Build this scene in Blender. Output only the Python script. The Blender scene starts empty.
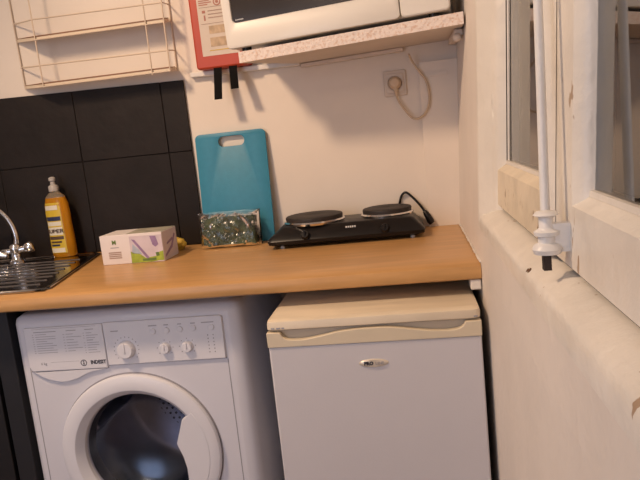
import bpy, bmesh, math, random
from mathutils import Vector, Matrix, noise
random.seed(7)
PI = math.pi
S = bpy.context.scene
COL = S.collection

# ------------------------------------------------------------------ camera
CAM = Vector((-.1426, -2.0699, 1.2232)); YAW, PITCH, ROLL, FPX = .1435, -.16, .1045, 659.39
fw = Vector((-math.sin(YAW)*math.cos(PITCH), math.cos(YAW)*math.cos(PITCH), math.sin(PITCH)))
rt = Vector((math.cos(YAW), math.sin(YAW), 0)); up = rt.cross(fw)
r2 = math.cos(ROLL)*rt - math.sin(ROLL)*up; u2 = math.sin(ROLL)*rt + math.cos(ROLL)*up
cd = bpy.data.cameras.new('camera'); cam = bpy.data.objects.new('camera', cd); COL.objects.link(cam)
cam.matrix_world = Matrix(((r2.x, u2.x, -fw.x, CAM.x), (r2.y, u2.y, -fw.y, CAM.y), (r2.z, u2.z, -fw.z, CAM.z), (0, 0, 0, 1)))
cd.sensor_width = 36; cd.lens = FPX/640*36; cd.clip_start = .02
S.camera = cam

# ------------------------------------------------------------------ world, lamps, exposure
w = bpy.data.worlds.new('night'); S.world = w; w.use_nodes = True
w.node_tree.nodes['Background'].inputs[0].default_value = (.10, .16, .32, 1)
w.node_tree.nodes['Background'].inputs[1].default_value = .05
def light(name, kind, loc, energy, color, size=.1, rot=None, sy=None):
    l = bpy.data.lights.new(name, kind); l.energy = energy; l.color = color
    if kind == 'AREA':
        l.size = size
        if sy: l.shape = 'RECTANGLE'; l.size_y = sy
    else: l.shadow_soft_size = size
    o = bpy.data.objects.new(name, l); o.location = loc
    if rot: o.rotation_euler = rot
    COL.objects.link(o); return o
LK = Vector((-1.40, -1.32, 2.42))
key = light('ceiling_lamp', 'SPOT', LK, 86, (1, .70, .46), .11)
key.rotation_euler = (Vector((-.42, -.42, .9))-LK).to_track_quat('-Z', 'Y').to_euler(); key.data.spot_size = math.radians(112); key.data.spot_blend = 1          # warm lamp over the worktop
light('room_fill', 'POINT', (-1.25, -2.75, 2.30), 8, (1, .75, .52), .12)            # warm fill light added behind the viewer, not a known lamp
light('daylight_opening', 'AREA', (-1.7, -3.3, 1.30), 14, (.66, .76, 1), 1.3, (PI/2, 0, -.25), 1.6)   # cool window behind the viewer
S.view_settings.view_transform = 'Standard'; S.view_settings.look = 'None'
S.view_settings.gamma = 1; S.view_settings.use_curve_mapping = False
S.view_settings.exposure = 0.36

# ------------------------------------------------------------------ materials
def lin(c): return tuple(((x/255+.055)/1.055)**2.4 if x > 10 else x/255/12.92 for x in c)
def mat(name, col, rough=.5, metal=0, vary=0, scale=8, bump=0, bscale=40, trans=0, ior=1.45, alpha=1, spec=.5, coat=0, stretch=(1, 1, 1), col2=None, thr=None):
    m = bpy.data.materials.new(name); m.use_nodes = True; nt = m.node_tree; b = nt.nodes['Principled BSDF']
    c = (*col, 1); b.inputs['Base Color'].default_value = c; b.inputs['Roughness'].default_value = rough
    b.inputs['Metallic'].default_value = metal; b.inputs['Transmission Weight'].default_value = trans
    b.inputs['IOR'].default_value = ior; b.inputs['Alpha'].default_value = alpha
    b.inputs['Specular IOR Level'].default_value = spec; b.inputs['Coat Weight'].default_value = coat
    tc = nt.nodes.new('ShaderNodeTexCoord'); mp = nt.nodes.new('ShaderNodeMapping'); mp.inputs['Scale'].default_value = stretch
    nt.links.new(tc.outputs['Object'], mp.inputs[0])
    if vary or col2:
        n = nt.nodes.new('ShaderNodeTexNoise'); n.inputs['Scale'].default_value = scale; n.inputs['Detail'].default_value = 6
        nt.links.new(mp.outputs[0], n.inputs['Vector'])
        r = nt.nodes.new('ShaderNodeValToRGB'); nt.links.new(n.outputs[0], r.inputs[0])
        lo, hi = thr or (.35, .65)
        r.color_ramp.elements[0].position = lo; r.color_ramp.elements[1].position = hi
        c2 = col2 or tuple(min(1, x*(1-vary)) for x in col)
        r.color_ramp.elements[0].color = (*c2, 1); r.color_ramp.elements[1].color = c
        nt.links.new(r.outputs[0], b.inputs['Base Color'])
    if bump:
        n = nt.nodes.new('ShaderNodeTexNoise'); n.inputs['Scale'].default_value = bscale; n.inputs['Detail'].default_value = 4
        nt.links.new(mp.outputs[0], n.inputs['Vector'])
        bp = nt.nodes.new('ShaderNodeBump'); bp.inputs['Strength'].default_value = bump; bp.inputs['Distance'].default_value = .01
        nt.links.new(n.outputs[0], bp.inputs['Height']); nt.links.new(bp.outputs[0], b.inputs['Normal'])
    return m
M = {}
M['wall'] = mat('wall_paint', (.81, .725, .63), .75, vary=.06, scale=3, bump=.12, bscale=14)
M['sidewall'] = mat('side_wall_paint', (.78, .715, .655), .55, vary=.07, scale=5, bump=.25, bscale=22)
M['ceiling'] = mat('ceiling_paint', (.82, .79, .74), .8, vary=.03)
M['floor'] = mat('floor_vinyl', (.30, .20, .13), .45, vary=.3, scale=5, stretch=(1, 8, 1))
M['paint'] = mat('gloss_window_paint', (.80, .75, .68), .35, vary=.10, scale=9, bump=.35, bscale=28)
M['paint_old'] = mat('yellowed_window_paint', (.79, .685, .53), .4, vary=.14, scale=14, bump=.4, bscale=34)
M['crack'] = mat('dark_gap', (.05, .035, .03), .9, vary=.3)
M['rod'] = mat('rod_paint', (.80, .78, .76), .3, vary=.05, scale=30, bump=.2, bscale=60)
M['counter'] = mat('beech_laminate', (.60, .335, .13), .34, vary=.16, scale=5, stretch=(1.2, 9, 9), spec=.5)
M['tile'] = mat('black_slate_tile', (.017, .0125, .011), .62, vary=.30, scale=9, bump=.3, bscale=18, spec=.3)
M['grout'] = mat('tile_grout', (.012, .010, .009), .9, vary=.2)
M['teal'] = mat('teal_plastic', (.034, .235, .36), .42, vary=.07, scale=60, bump=.06, bscale=300)
M['enamel'] = mat('white_enamel', (.70, .70, .76), .32, vary=.02, scale=3)
M['enamel2'] = mat('white_plastic', (.75, .75, .80), .35, vary=.02, scale=3)
M['print'] = mat('grey_print', (.36, .35, .39), .6, vary=.1)
M['ink'] = mat('dark_print', (.03, .03, .045), .6, vary=.1)
M['groove'] = mat('panel_groove', (.34, .33, .36), .7, vary=.1)
M['drum'] = mat('drum_steel', (.42, .42, .50), .38, metal=1, vary=.3, scale=7, bump=.15, bscale=12)
M['rubber'] = mat('grey_rubber', (.05, .05, .055), .6, vary=.2)
def glass(name, tint, fac_ior, rough=.02, minimum=0., gl=(1, 1, 1)):
    m = bpy.data.materials.new(name); m.use_nodes = True; nt = m.node_tree; nt.nodes.clear()
    o = nt.nodes.new('ShaderNodeOutputMaterial'); mx = nt.nodes.new('ShaderNodeMixShader'); t = nt.nodes.new('ShaderNodeBsdfTransparent')
    g = nt.nodes.new('ShaderNodeBsdfGlossy'); g.inputs['Roughness'].default_value = rough; g.inputs[0].default_value = (*gl, 1)
    t.inputs[0].default_value = (*tint, 1); f = nt.nodes.new('ShaderNodeFresnel'); f.inputs['IOR'].default_value = fac_ior
    a = nt.nodes.new('ShaderNodeMath'); a.operation = 'MAXIMUM'; a.inputs[1].default_value = minimum
    nt.links.new(f.outputs[0], a.inputs[0]); nt.links.new(a.outputs[0], mx.inputs[0])
    nt.links.new(t.outputs[0], mx.inputs[1]); nt.links.new(g.outputs[0], mx.inputs[2]); nt.links.new(mx.outputs[0], o.inputs[0])
    return m
M['pane'] = glass('window_glass', (.85, .9, .95), 2.2)
M['doorglass'] = glass('washer_door_glass', (.72, .72, .78), 1.01, .22, .09, (.66, .78, 1))
M['fridge'] = mat('fridge_white', (.64, .62, .645), .38, vary=.03, scale=3, bump=.04, bscale=200)
M['cream'] = mat('yellowed_cream_plastic', (.72, .62, .46), .38, vary=.06, scale=6)
M['creamtop'] = mat('yellowed_top_board', (.80, .69, .53), .42, vary=.14, scale=5, stretch=(1, 6, 1))
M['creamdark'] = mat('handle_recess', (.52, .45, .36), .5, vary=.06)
M['badge'] = mat('badge_silver', (.74, .66, .55), .3, metal=.3, vary=.05)
M['black'] = mat('black_plastic', (.012, .010, .010), .34, vary=.2, scale=20, spec=.35)
M['blackmatt'] = mat('black_webbing', (.006, .005, .005), .85, vary=.2, spec=.15)
M['cab'] = mat('black_cabinet', (.013, .012, .014), .45, vary=.2)
M['cab2'] = mat('charcoal_panel', (.016, .016, .020), .55, vary=.15)
M['plate'] = mat('cast_iron_plate', (.024, .017, .014), .6, vary=.25, scale=30, bump=.1, bscale=90)
M['chrome'] = mat('chrome', (.80, .78, .76), .12, metal=1, vary=.05)
M['steel'] = mat('brushed_steel', (.42, .40, .38), .16, metal=1, vary=.12, scale=20, stretch=(1, 14, 1))
M['greyplastic'] = mat('grey_plastic', (.55, .55, .55), .4, vary=.05)
M['red'] = mat('red_plastic', (.47, .058, .024), .42, vary=.08)
M['label'] = mat('paper_label', (.64, .55, .47), .6, vary=.05)
M['labeltext'] = mat('faded_print', (.46, .33, .27), .7, vary=.2)
M['labelred'] = mat('red_print', (.50, .22, .17), .7, vary=.2)
M['labeltan'] = mat('tan_print', (.58, .43, .29), .7, vary=.3, scale=60)
M['micro'] = mat('microwave_white', (.74, .70, .64), .3, vary=.02)
M['microglass'] = mat('microwave_window', (.040, .033, .029), .12, vary=.2)
M['chip'] = mat('chipped_board_edge', (.80, .70, .64), .75, col2=(.67, .49, .39), scale=140, thr=(.34, .50), bump=.4, bscale=90)
M['shelfpaint'] = mat('shelf_paint', (.72, .62, .53), .6, vary=.1, scale=6, bump=.2, bscale=20)
M['rackwire'] = mat('cream_wire', (.66, .54, .42), .4, vary=.06)
M['rackboard'] = mat('rack_board', (.74, .62, .46), .5, vary=.08, stretch=(1, 5, 5))
M['rackedge'] = mat('rack_brown_top', (.25, .12, .06), .5, vary=.2)
M['socket'] = mat('socket_plastic', (.66, .56, .46), .4, vary=.04)
M['cordcream'] = mat('beige_cord', (.62, .47, .32), .5, vary=.06)
M['cardboard'] = mat('white_carton', (.80, .74, .72), .55, vary=.04, scale=12)
M['cartonlime'] = mat('lime_print', (.42, .52, .06), .55, vary=.35, scale=40)
M['cartonlilac'] = mat('lilac_print', (.68, .59, .64), .55, vary=.12, scale=20)
M['cartonlilac2'] = mat('purple_print', (.33, .22, .38), .55, vary=.2, scale=40)
M['cartonblue'] = mat('pale_blue_print', (.45, .52, .62), .55, vary=.2, scale=40)
M['cartongreen'] = mat('green_print', (.14, .22, .05), .55, vary=.2, scale=40)
M['greytop'] = mat('carton_grey_green', (.50, .47, .37), .55, vary=.35, scale=35)
M['yellow'] = mat('yellow_rubber', (.62, .42, .06), .5, vary=.15)
M['soap'] = mat('amber_soap', (.80, .34, .014), .10, vary=.06, trans=.45, ior=1.33)
M['bottleclear'] = mat('clear_bottle_top', (.60, .50, .36), .1, vary=.05, trans=.7, ior=1.2)
M['cap'] = mat('milky_cap', (.62, .58, .54), .3, vary=.05, trans=.3)
M['syellow'] = mat('yellow_label', (.66, .47, .04), .4, vary=.08)
M['swhite'] = mat('white_label', (.78, .73, .60), .4, vary=.08)
M['snavy'] = mat('navy_label', (.03, .04, .10), .4, vary=.1)
M['sbrown'] = mat('brown_label', (.10, .06, .04), .4, vary=.1)
M['darkgreen'] = mat('dark_green_pad', (.085, .115, .068), .75, vary=.75, scale=34, bump=.6, bscale=120)
M['film'] = glass('crinkled_film', (.93, .95, .91), 1.45, .22, .05)
M['outside'] = mat('outside_render', (.30, .26, .23), .9, vary=.1)
M['dust'] = mat('paint_flake', (.16, .09, .05), .9, vary=.2)

def chips(m, scale, lo, col):     # scattered flakes where the paint has come off
    nt = m.node_tree; b = nt.nodes['Principled BSDF']; src = b.inputs['Base Color'].links[0].from_socket
    tc = nt.nodes.new('ShaderNodeTexCoord'); n = nt.nodes.new('ShaderNodeTexNoise'); n.inputs['Scale'].default_value = scale; n.inputs['Detail'].default_value = 3
    mp = nt.nodes.new('ShaderNodeMapping'); mp.inputs['Scale'].default_value = (1, 1, .45); nt.links.new(tc.outputs['Object'], mp.inputs[0]); nt.links.new(mp.outputs[0], n.inputs['Vector'])
    r = nt.nodes.new('ShaderNodeValToRGB'); r.color_ramp.elements[0].position = lo; r.color_ramp.elements[1].position = lo+.015
    nt.links.new(n.outputs[0], r.inputs[0]); mx = nt.nodes.new('ShaderNodeMix'); mx.data_type = 'RGBA'; mx.inputs[7].default_value = (*col, 1)
    nt.links.new(r.outputs[0], mx.inputs[0]); nt.links.new(src, mx.inputs[6]); nt.links.new(mx.outputs[2], b.inputs['Base Color'])
chips(M['paint'], 34, .70, (.40, .28, .19)); chips(M['paint_old'], 40, .66, (.34, .22, .13))
# ------------------------------------------------------------------ helpers
def link(name, bm, m, parent=None, smooth=None, bevel=0, seg=2):
    me = bpy.data.meshes.new(name)
    bmesh.ops.recalc_face_normals(bm, faces=bm.faces[:])
    bm.to_mesh(me); bm.free(); me.materials.append(m)
    o = bpy.data.objects.new(name, me); COL.objects.link(o)
    if parent: o.parent = parent
    if bevel:
        b = o.modifiers.new('bevel', 'BEVEL'); b.width = bevel; b.segments = seg; b.limit_method = 'ANGLE'; b.angle_limit = math.radians(40)
    if smooth is not None or bevel:
        a = math.radians(smooth if smooth else 42)
        for p in me.polygons: p.use_smooth = True
        me.set_sharp_from_angle(angle=a)
    return o
def tag(o, label=None, cat=None, group=None, kind=None):
    for k, v in (('label', label), ('category', cat), ('group', group), ('kind', kind)):
        if v: o[k] = v
    return o
def empty(name, loc=(0, 0, 0), rot=(0, 0, 0), **k):
    o = bpy.data.objects.new(name, None); o.location = loc; o.rotation_euler = rot; o.empty_display_size = .05
    COL.objects.link(o); return tag(o, **k)
def B(): return bmesh.new()
def hexa(bm, v):          # 8 corners: bottom loop 0-3, top loop 4-7
    vs = [bm.verts.new(p) for p in v]
    for f in ((3, 2, 1, 0), (4, 5, 6, 7), (0, 1, 5, 4), (1, 2, 6, 5), (2, 3, 7, 6), (3, 0, 4, 7)): bm.faces.new([vs[i] for i in f])
    return bm
def box(bm, x0, x1, y0, y1, z0, z1):
    return hexa(bm, [(x0, y0, z0), (x1, y0, z0), (x1, y1, z0), (x0, y1, z0), (x0, y0, z1), (x1, y0, z1), (x1, y1, z1), (x0, y1, z1)])
def basis(d):
    d = Vector(d).normalized(); a = Vector((0, 0, 1)) if abs(d.z) < .9 else Vector((1, 0, 0))
    x = a.cross(d).normalized(); return x, d.cross(x), d
def lathe(bm, prof, c=(0, 0, 0), ax=(0, 0, 1), n=32, sx=1, sy=1, close=False):   # prof: (radius, height)
    X, Y, Z = basis(ax); c = Vector(c); rings = []
    for r, h in prof:
        if r < 1e-6: rings.append([bm.verts.new(c+Z*h)])
        else: rings.append([bm.verts.new(c+Z*h+X*(r*sx*math.cos(2*PI*i/n))+Y*(r*sy*math.sin(2*PI*i/n))) for i in range(n)])
    for a, b in zip(rings, rings[1:]):
        for i in range(n):
            j = (i+1) % n
            if len(a) == 1 and len(b) == 1: continue
            if len(a) == 1: bm.faces.new((a[0], b[i], b[j]))
            elif len(b) == 1: bm.faces.new((a[i], a[j], b[0]))
            else: bm.faces.new((a[i], a[j], b[j], b[i]))
    return bm
def spline(pts, k=8):
    P = [Vector(p) for p in pts]; P = [P[0]*2-P[1]]+P+[P[-1]*2-P[-2]]; o = []
    for i in range(1, len(P)-2):
        for j in range(k):
            t = j/k; a, b, c, d = P[i-1:i+3]
            o.append(.5*((2*b)+(-a+c)*t+(2*a-5*b+4*c-d)*t*t+(-a+3*b-3*c+d)*t**3))
    o.append(P[-2]); return o
def tube(bm, pts, r, n=10, rads=None):
    P = [Vector(p) for p in pts]; rings = []; X = None
    for i, p in enumerate(P):
        d = (P[min(i+1, len(P)-1)]-P[max(i-1, 0)]).normalized()
        if X is None: X = basis(d)[0]
        X = (X-d*X.dot(d)).normalized(); Y = d.cross(X); rr = rads[i] if rads else r
        rings.append([bm.verts.new(p+X*(rr*math.cos(2*PI*k/n))+Y*(rr*math.sin(2*PI*k/n))) for k in range(n)])
    for a, b in zip(rings, rings[1:]):
        for k in range(n): bm.faces.new((a[k], a[(k+1) % n], b[(k+1) % n], b[k]))
    bm.faces.new(rings[0][::-1]); bm.faces.new(rings[-1]); return bm
def prism(bm, poly, fn, d0, d1):      # poly 2D, fn(u,v,d) -> 3D point
    a = [bm.verts.new(fn(u, v, d0)) for u, v in poly]; b = [bm.verts.new(fn(u, v, d1)) for u, v in poly]; n = len(poly)
    bm.faces.new(a); bm.faces.new(b[::-1])
    for i in range(n): bm.faces.new((a[i], b[i], b[(i+1) % n], a[(i+1) % n]))
    return bm
def rrect(x0, x1, y0, y1, r, n=5):
    o = []
    for cx, cy, a in ((x1-r, y1-r, 0), (x0+r, y1-r, 90), (x0+r, y0+r, 180), (x1-r, y0+r, 270)):
        for i in range(n+1):
            t = math.radians(a+90*i/n); o.append((cx+r*math.cos(t), cy+r*math.sin(t)))
    return o
def curve_plate(outer, holes, th, bev=0):   # flat plate with holes, in XY, thickness along Z; returns a bmesh
    cu = bpy.data.curves.new('plate', 'CURVE'); cu.dimensions = '2D'; cu.fill_mode = 'BOTH'; cu.extrude = th/2-bev; cu.bevel_depth = bev; cu.bevel_resolution = 1
    cu.offset = -bev
    for pl in [outer]+holes:
        s = cu.splines.new('POLY'); s.points.add(len(pl)-1); s.use_cyclic_u = True
        for p, (x, y) in zip(s.points, pl): p.co = (x, y, 0, 1)
    o = bpy.data.objects.new('plate', cu); me = bpy.data.meshes.new_from_object(o); bm = B(); bm.from_mesh(me)
    bpy.data.objects.remove(o); bpy.data.curves.remove(cu); bpy.data.meshes.remove(me)
    bmesh.ops.remove_doubles(bm, verts=bm.verts[:], dist=1e-6); return bm
def xf(bm, mtx): bmesh.ops.transform(bm, matrix=mtx, verts=bm.verts[:]); return bm
FRONT = Matrix.Rotation(PI/2, 4, 'X')       # XY plate -> XZ plate that faces -y
def text_bm(s, size, depth=.0006, bold=0):
    cu = bpy.data.curves.new('txt', 'FONT'); cu.body = s; cu.size = size; cu.extrude = depth; cu.align_x = 'CENTER'; cu.align_y = 'CENTER'; cu.offset = bold; cu.resolution_u = 2
    o = bpy.data.objects.new('txt', cu); me = bpy.data.meshes.new_from_object(o); bm = B(); bm.from_mesh(me)
    bpy.data.objects.remove(o); bpy.data.curves.remove(cu); bpy.data.meshes.remove(me); return bm
def merge(bm, other, mtx=None):
    if mtx is not None: xf(other, mtx)
    me = bpy.data.meshes.new('tmp'); other.to_mesh(me); other.free(); bm.from_mesh(me); bpy.data.meshes.remove(me); return bm
def T(x, y, z): return Matrix.Translation((x, y, z))

# ------------------------------------------------------------------ setting
WA = -.03                                    # the back wall runs slightly away to the left
def wy(x): return WA*x
def wx(z): return .05*max(0, z-.9)           # the window wall leans out a little above the worktop
H, CT, D = .9013, .036, .604                 # worktop height, thickness, depth
CEIL, XL, YB = 2.5, -2.6, -3.6
def wallpt(x, d, z): return (x, wy(x)-d, z)  # d = distance in front of the back wall

bm = B(); hexa(bm, [(XL-.1, wy(XL-.1), -.05), (.35, wy(.35), -.05), (.35, .2, -.05), (XL-.1, .2, -.05), (XL-.1, wy(XL-.1), CEIL), (.35, wy(.35), CEIL), (.35, .2, CEIL), (XL-.1, .2, CEIL)])
poly = [(-.093, H+.0004), (.002, H+.0004), (.05, 1.40), (-.088, 1.40)]      # shallow boxed-in strip in the corner
prism(bm, poly, lambda u, v, d: (u, wy(u)-d, v), -.001, .016)
prism(bm, [(-.073, 1.355), (-.006, 1.355), (-.006, 1.366), (-.073, 1.366)], lambda u, v, d: (u, wy(u)-d, v), .014, .020)
tag(link('wall_back', bm, M['wall']), kind='structure')
bm = B(); box(bm, XL-.1, .1, YB-.1, .1, -.05, 0); tag(link('floor', bm, M['floor']), kind='structure')
bm = B(); box(bm, XL-.1, .3, YB-.1, .2, CEIL, CEIL+.05); tag(link('ceiling', bm, M['ceiling']), kind='structure')
bm = B(); box(bm, XL-.1, XL, YB, .1, 0, CEIL); tag(link('wall_left', bm, M['wall']), kind='structure')
bm = B(); box(bm, XL-.1, .3, YB-.1, YB, 0, CEIL); tag(link('wall_front', bm, M['wall']), kind='structure')

# window wall: solid below the window, beside it and above it
WS, WE, Z0, Z1 = -.575, -1.86, 1.003, 2.15
def rw(y, z, n=0): return (wx(z)+n, y, z)
bm = B()
def wallpiece(y0, y1, zs, th=.22):
    for za, zb in zip(zs, zs[1:]):
        hexa(bm, [rw(y0, za), rw(y0, za, th), rw(y1, za, th), rw(y1, za), rw(y0, zb), rw(y0, zb, th), rw(y1, zb, th), rw(y1, zb)])
wallpiece(.05, YB, (0, .9, .985)); wallpiece(.05, WS, (.985, CEIL)); wallpiece(WE, YB, (.985, CEIL)); wallpiece(WS, WE, (Z1, CEIL))
bmesh.ops.remove_doubles(bm, verts=bm.verts[:], dist=1e-5)
wr = tag(link('wall_right', bm, M['sidewall']), kind='structure')

# window
win = tag(bpy.data.objects.new('window_1', None), kind='structure'); COL.objects.link(win)
def wp(u, v, d): return rw(u, v, d)          # u = y, v = z, d = depth outwards
NS = .030                                    # sash plane behind wall plane
bm = B()                                     # frame: splayed moulded jambs with two beads, head
def jamb(y0, s):
    prof = [(0, -.001), (.010, -.004), (.022, -.002), (.030, .006), (.048, .010), (.056, .020), (.070, .024), (.085, .032), (.095, .075), (-.005, .12), (-.005, 0)]
    zs = (.995, 1.4, Z1+.01); rings = [[bm.verts.new(rw(y0+s*a, z, d)) for a, d in prof] for z in zs]
    for a, b in zip(rings, rings[1:]):
        for i in range(len(prof)): bm.faces.new((a[i], a[(i+1) % len(prof)], b[(i+1) % len(prof)], b[i]))
    bm.faces.new(rings[0]); bm.faces.new(rings[-1])
jamb(WS, 1*-1*-1 if False else -1); jamb(WE, 1)
prism(bm, [(WS, Z1-.06), (WE, Z1-.06), (WE, Z1+.01), (WS, Z1+.01)], wp, .0, .09)
link('window_frame', bm, M['paint'], win, 60)
bm = B()                                     # sill: sloped and rounded
prof = [(-.002, .978), (-.002, .999), (.000, 1.006), (.006, 1.012), (.030, 1.026), (.09, 1.03), (.2, 1.03), (.2, .978)]
prism(bm, prof, lambda n, z, d: rw(d, z, n), WS-.002, WE)
link('window_sill', bm, M['paint'], win, 50)
RB = 1.033; RT = 1.122; GZ1 = Z1-.14
def casement(y0, y1, name_l, stl, str_):
    # y0 > y1 ; stl / str_ = stile widths at the left (far) and right (near) side
    c = bpy.data.objects.new('casement', None); COL.objects.link(c); c.parent = win
    a, b, g = NS, NS+.045, NS+.018
    bm = B()
    ins = [(y0, RB), (y1, RB), (y1, Z1-.065), (y0, Z1-.065)]
    gy0, gy1 = y0-stl, y1+str_
    inn = [(gy0, RT), (gy1, RT), (gy1, GZ1), (gy0, GZ1)]
    mid = [(gy0+.014, RT-.012), (gy1-.014, RT-.012), (gy1-.014, GZ1+.012), (gy0+.014, GZ1+.012)]
    mi2 = [(gy0+.006, RT-.008), (gy1-.006, RT-.008), (gy1-.006, GZ1+.008), (gy0+.006, GZ1+.008)]
    loops = [[rw(u, v, b) for u, v in ins], [rw(u, v, a+.004) for u, v in ins],
             [rw(u+s, v+t, a) for (u, v), (s, t) in zip(ins, ((-.004, .004), (.004, .004), (.004, -.004), (-.004, -.004)))],
             [rw(u, v, a) for u, v in mid], [rw(u, v, a+.006) for u, v in mi2], [rw(u, v, g) for u, v in inn], [rw(u, v, b) for u, v in inn]]
    R = [[bm.verts.new(p) for p in l] for l in loops]; R.append(R[0])
    for p, q in zip(R, R[1:]):
        for i in range(4): bm.faces.new((p[i], p[(i+1) % 4], q[(i+1) % 4], q[i]))
    s = link('sash', bm, M['paint_old' if name_l == 'l' else 'paint'], c, 35)
    bm = B(); prism(bm, [(gy0+.001, RT-.001), (gy1-.001, RT-.001), (gy1-.001, GZ1), (gy0+.001, GZ1)], wp, g+.004, g+.008)
    link('glass_pane', bm, M['pane'], c)
    bm = B()                                  # putty bead along the glass
    for (u0, u1, v0, v1) in ((gy1, gy0, RT-.001, RT+.006),):
        prism(bm, [(u0, v0), (u1, v0), (u1, v1), (u0, v1)], wp, g-.002, g+.004)
    link('putty_bead', bm, M['paint'], c)
    bm = B()
    if name_l == 'r': return c
    for u0, u1, v0, v1 in ((gy0+.001, gy0-.004, RT, GZ1),):
        prism(bm, [(u0, v0), (u1, v0), (u1, v1), (u0, v1)], wp, g-.001, g+.0045)
    link('open_joint', bm, M['crack'], c)
    return c
MY = -1.135
cl = casement(-.585, MY+.004, 'l', .075, .05)
cr = casement(MY-.004, -1.80, 'r', .155, .10)
cl['label'] = 'closed far casement with flaking cream paint'; cr['label'] = 'near casement of which only the lower corner shows'
for z in (1.235, 1.95):                       # painted-over hinges
    bm = B(); lathe(bm, [(0, -.036), (.004, -.034), (.0055, -.010), (.0045, -.008), (.0045, .008), (.0055, .010), (.004, .034), (0, .036)], rw(-.640, z, .0255), (0.05, 0, 1), 12)
    link('hinge', bm, M['paint'], cl, 40)
# cover moulding on the near casement and the locking rod
bm = B(); prism(bm, [(MY-.012, NS-.001), (MY-.016, NS-.010), (MY-.028, NS-.013), (MY-.040, NS-.011), (MY-.046, NS-.004), (MY-.060, NS-.004), (MY-.064, NS-.001)], lambda a, n, z: rw(a, z, n), RB+.003, Z1-.07)
link('cover_strip', bm, M['paint'], cr, 50)
bm = B(); prism(bm, [(MY+.004, RB), (MY-.004, RB), (MY-.004, Z1-.07), (MY+.004, Z1-.07)], wp, NS+.012, NS+.02); link('open_joint', bm, M['crack'], win)
bm = B(); prism(bm, [(-.59, RB-.0025), (-1.80, RB-.0025), (-1.80, RB), (-.59, RB)], wp, NS+.006, NS+.02); link('open_joint', bm, M['crack'], win)
RY = MY-.092; RN = .004
rod = bpy.data.objects.new('locking_rod', None); COL.objects.link(rod); rod.parent = win
bm = B(); tube(bm, [rw(RY-.042, 1.06, RN), rw(RY+.020, 1.4, RN), rw(RY+.020, 2.08, RN)], .0056, 14); link('rod', bm, M['rod'], rod, 60)
bm = B()
P = [(r_*1.15, 1.053+(z_-1.045)*.64) for r_, z_ in [(.0, 1.128), (.010, 1.126), (.013, 1.120), (.0075, 1.115), (.0075, 1.096), (.009, 1.093), (.013, 1.089), (.0125, 1.082), (.009, 1.079), (.009, 1.068), (.013, 1.064), (.0155, 1.056), (.0135, 1.047), (0, 1.045)]]
lathe(bm, [(r, z) for r, z in P], (wx(1.08)+RN, RY-.042, 0), (0, 0, 1), 20)
prism(bm, [(RY-.048, 1.056), (RY-.036, 1.056), (RY-.036, 1.09), (RY-.048, 1.09)], wp, RN, NS)
link('rod_bracket', bm, M['rod'], rod, 45)
bm = B(); box(bm, wx(1.03)-.001+.002, wx(1.03)+.010, RY-.047, RY-.035, 1.034, 1.054); link('rod_tip', bm, M['crack'], rod)
# dark rubbed spots on the sill
bm = B()
for k, (y, z) in enumerate(((-1.155, 1.0085), (-1.163, 1.0100))):
    lathe(bm, [(0, .0006), (.003+.001*k, .0003), (.0035, -.002)], rw(y, z, .000+.003*(z-1.006)/.004), (-.8, 0, .6), 8)
link('paint_chip', bm, M['dust'], win)
# the yard outside the window: a rendered wall opposite, in the dark
bm = B(); box(bm, 1.6, 1.7, -4, 2.5, -.5, 4); tag(link('wall_outside', bm, M['outside']), kind='structure')

# ------------------------------------------------------------------ worktop
bm = B()
HX0, HX1, HY0, HY1 = -1.98, -1.56, -.50, -.14
xr = .0
r = .012
pf = [(-D+.05, H-CT), (-D+r*.7, H-CT), (-D+r*.2, H-CT+r*.3), (-D, H-CT+r), (-D, H-r*1.2), (-D+r*.3, H-r*.35), (-D+r*1.2, H), (HY0, H), (HY0, H-CT)]
prism(bm, pf, lambda y, z, x: (x, y, z), XL+.02, xr-.001)
def slab(x0, x1, y0, y1b):
    f = (lambda x: wy(x)-.0005) if y1b is None else (lambda x: y1b)
    hexa(bm, [(x0, y0, H-CT), (x1, y0, H-CT), (x1, f(x1), H-CT), (x0, f(x0), H-CT), (x0, y0, H), (x1, y0, H), (x1, f(x1), H), (x0, f(x0), H)])
slab(HX1, xr-.001, HY0, None); slab(XL+.02, HX0, HY0, None); slab(HX0, HX1, HY1, None)
bmesh.ops.remove_doubles(bm, verts=bm.verts[:], dist=1e-5)
wt = tag(link('worktop', bm, M['counter'], None, 30), 'long beech-coloured laminate worktop over the washing machine and fridge', 'worktop')
bm = B(); box(bm, -.026, -.002, -.598, -.55, H-CT-.024, H-CT-.001); link('wall_batten', bm, M['paint'], wt, bevel=.003)['label'] = 'white painted batten end under the right corner'

bm = B(); rc = random.Random(5); pts = [(-.0015, -.596+.0143*i, H+.0040) for i in range(41)]
tube(bm, pts, .003, 8, [.0015+.0022*rc.random()**2 for _ in pts]); tag(link('trim_1', bm, M['paint'], None, 60), kind='structure')
# ------------------------------------------------------------------ black tile splashback
bs = empty('tile_splashback', (0, 0, 0), label='splashback of large black slate-look tiles behind the sink', cat='splashback')
TX = -.8292
def ztop(x): return 1.4345+(TX-x)*.018
def tilept(u, v, d): return wallpt(u, d, v)
cols = [TX, -.9085, -1.2148, -1.521, -1.827, -2.133, -2.44]
bm = B(); prism(bm, [(TX-.002, H+.001), (TX-.002, ztop(TX)-.002), (-2.44, ztop(-2.44)-.002), (-2.44, H+.001)], tilept, .0003, .006); link('grout_bed', bm, M['grout'], bs)
for i in range(len(cols)-1):
    a, b = cols[i]-(.001 if i else 0), cols[i+1]+.001
    for lo, hi in ((lambda x: H+.002, lambda x: 1.2088), (lambda x: 1.2108, ztop)):
        bm = B(); prism(bm, [(a, lo(a)), (a, hi(a)), (b, hi(b)), (b, lo(b))], tilept, .003, .0095); link('tile', bm, M['tile'], bs, bevel=.0015, seg=1)

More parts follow.
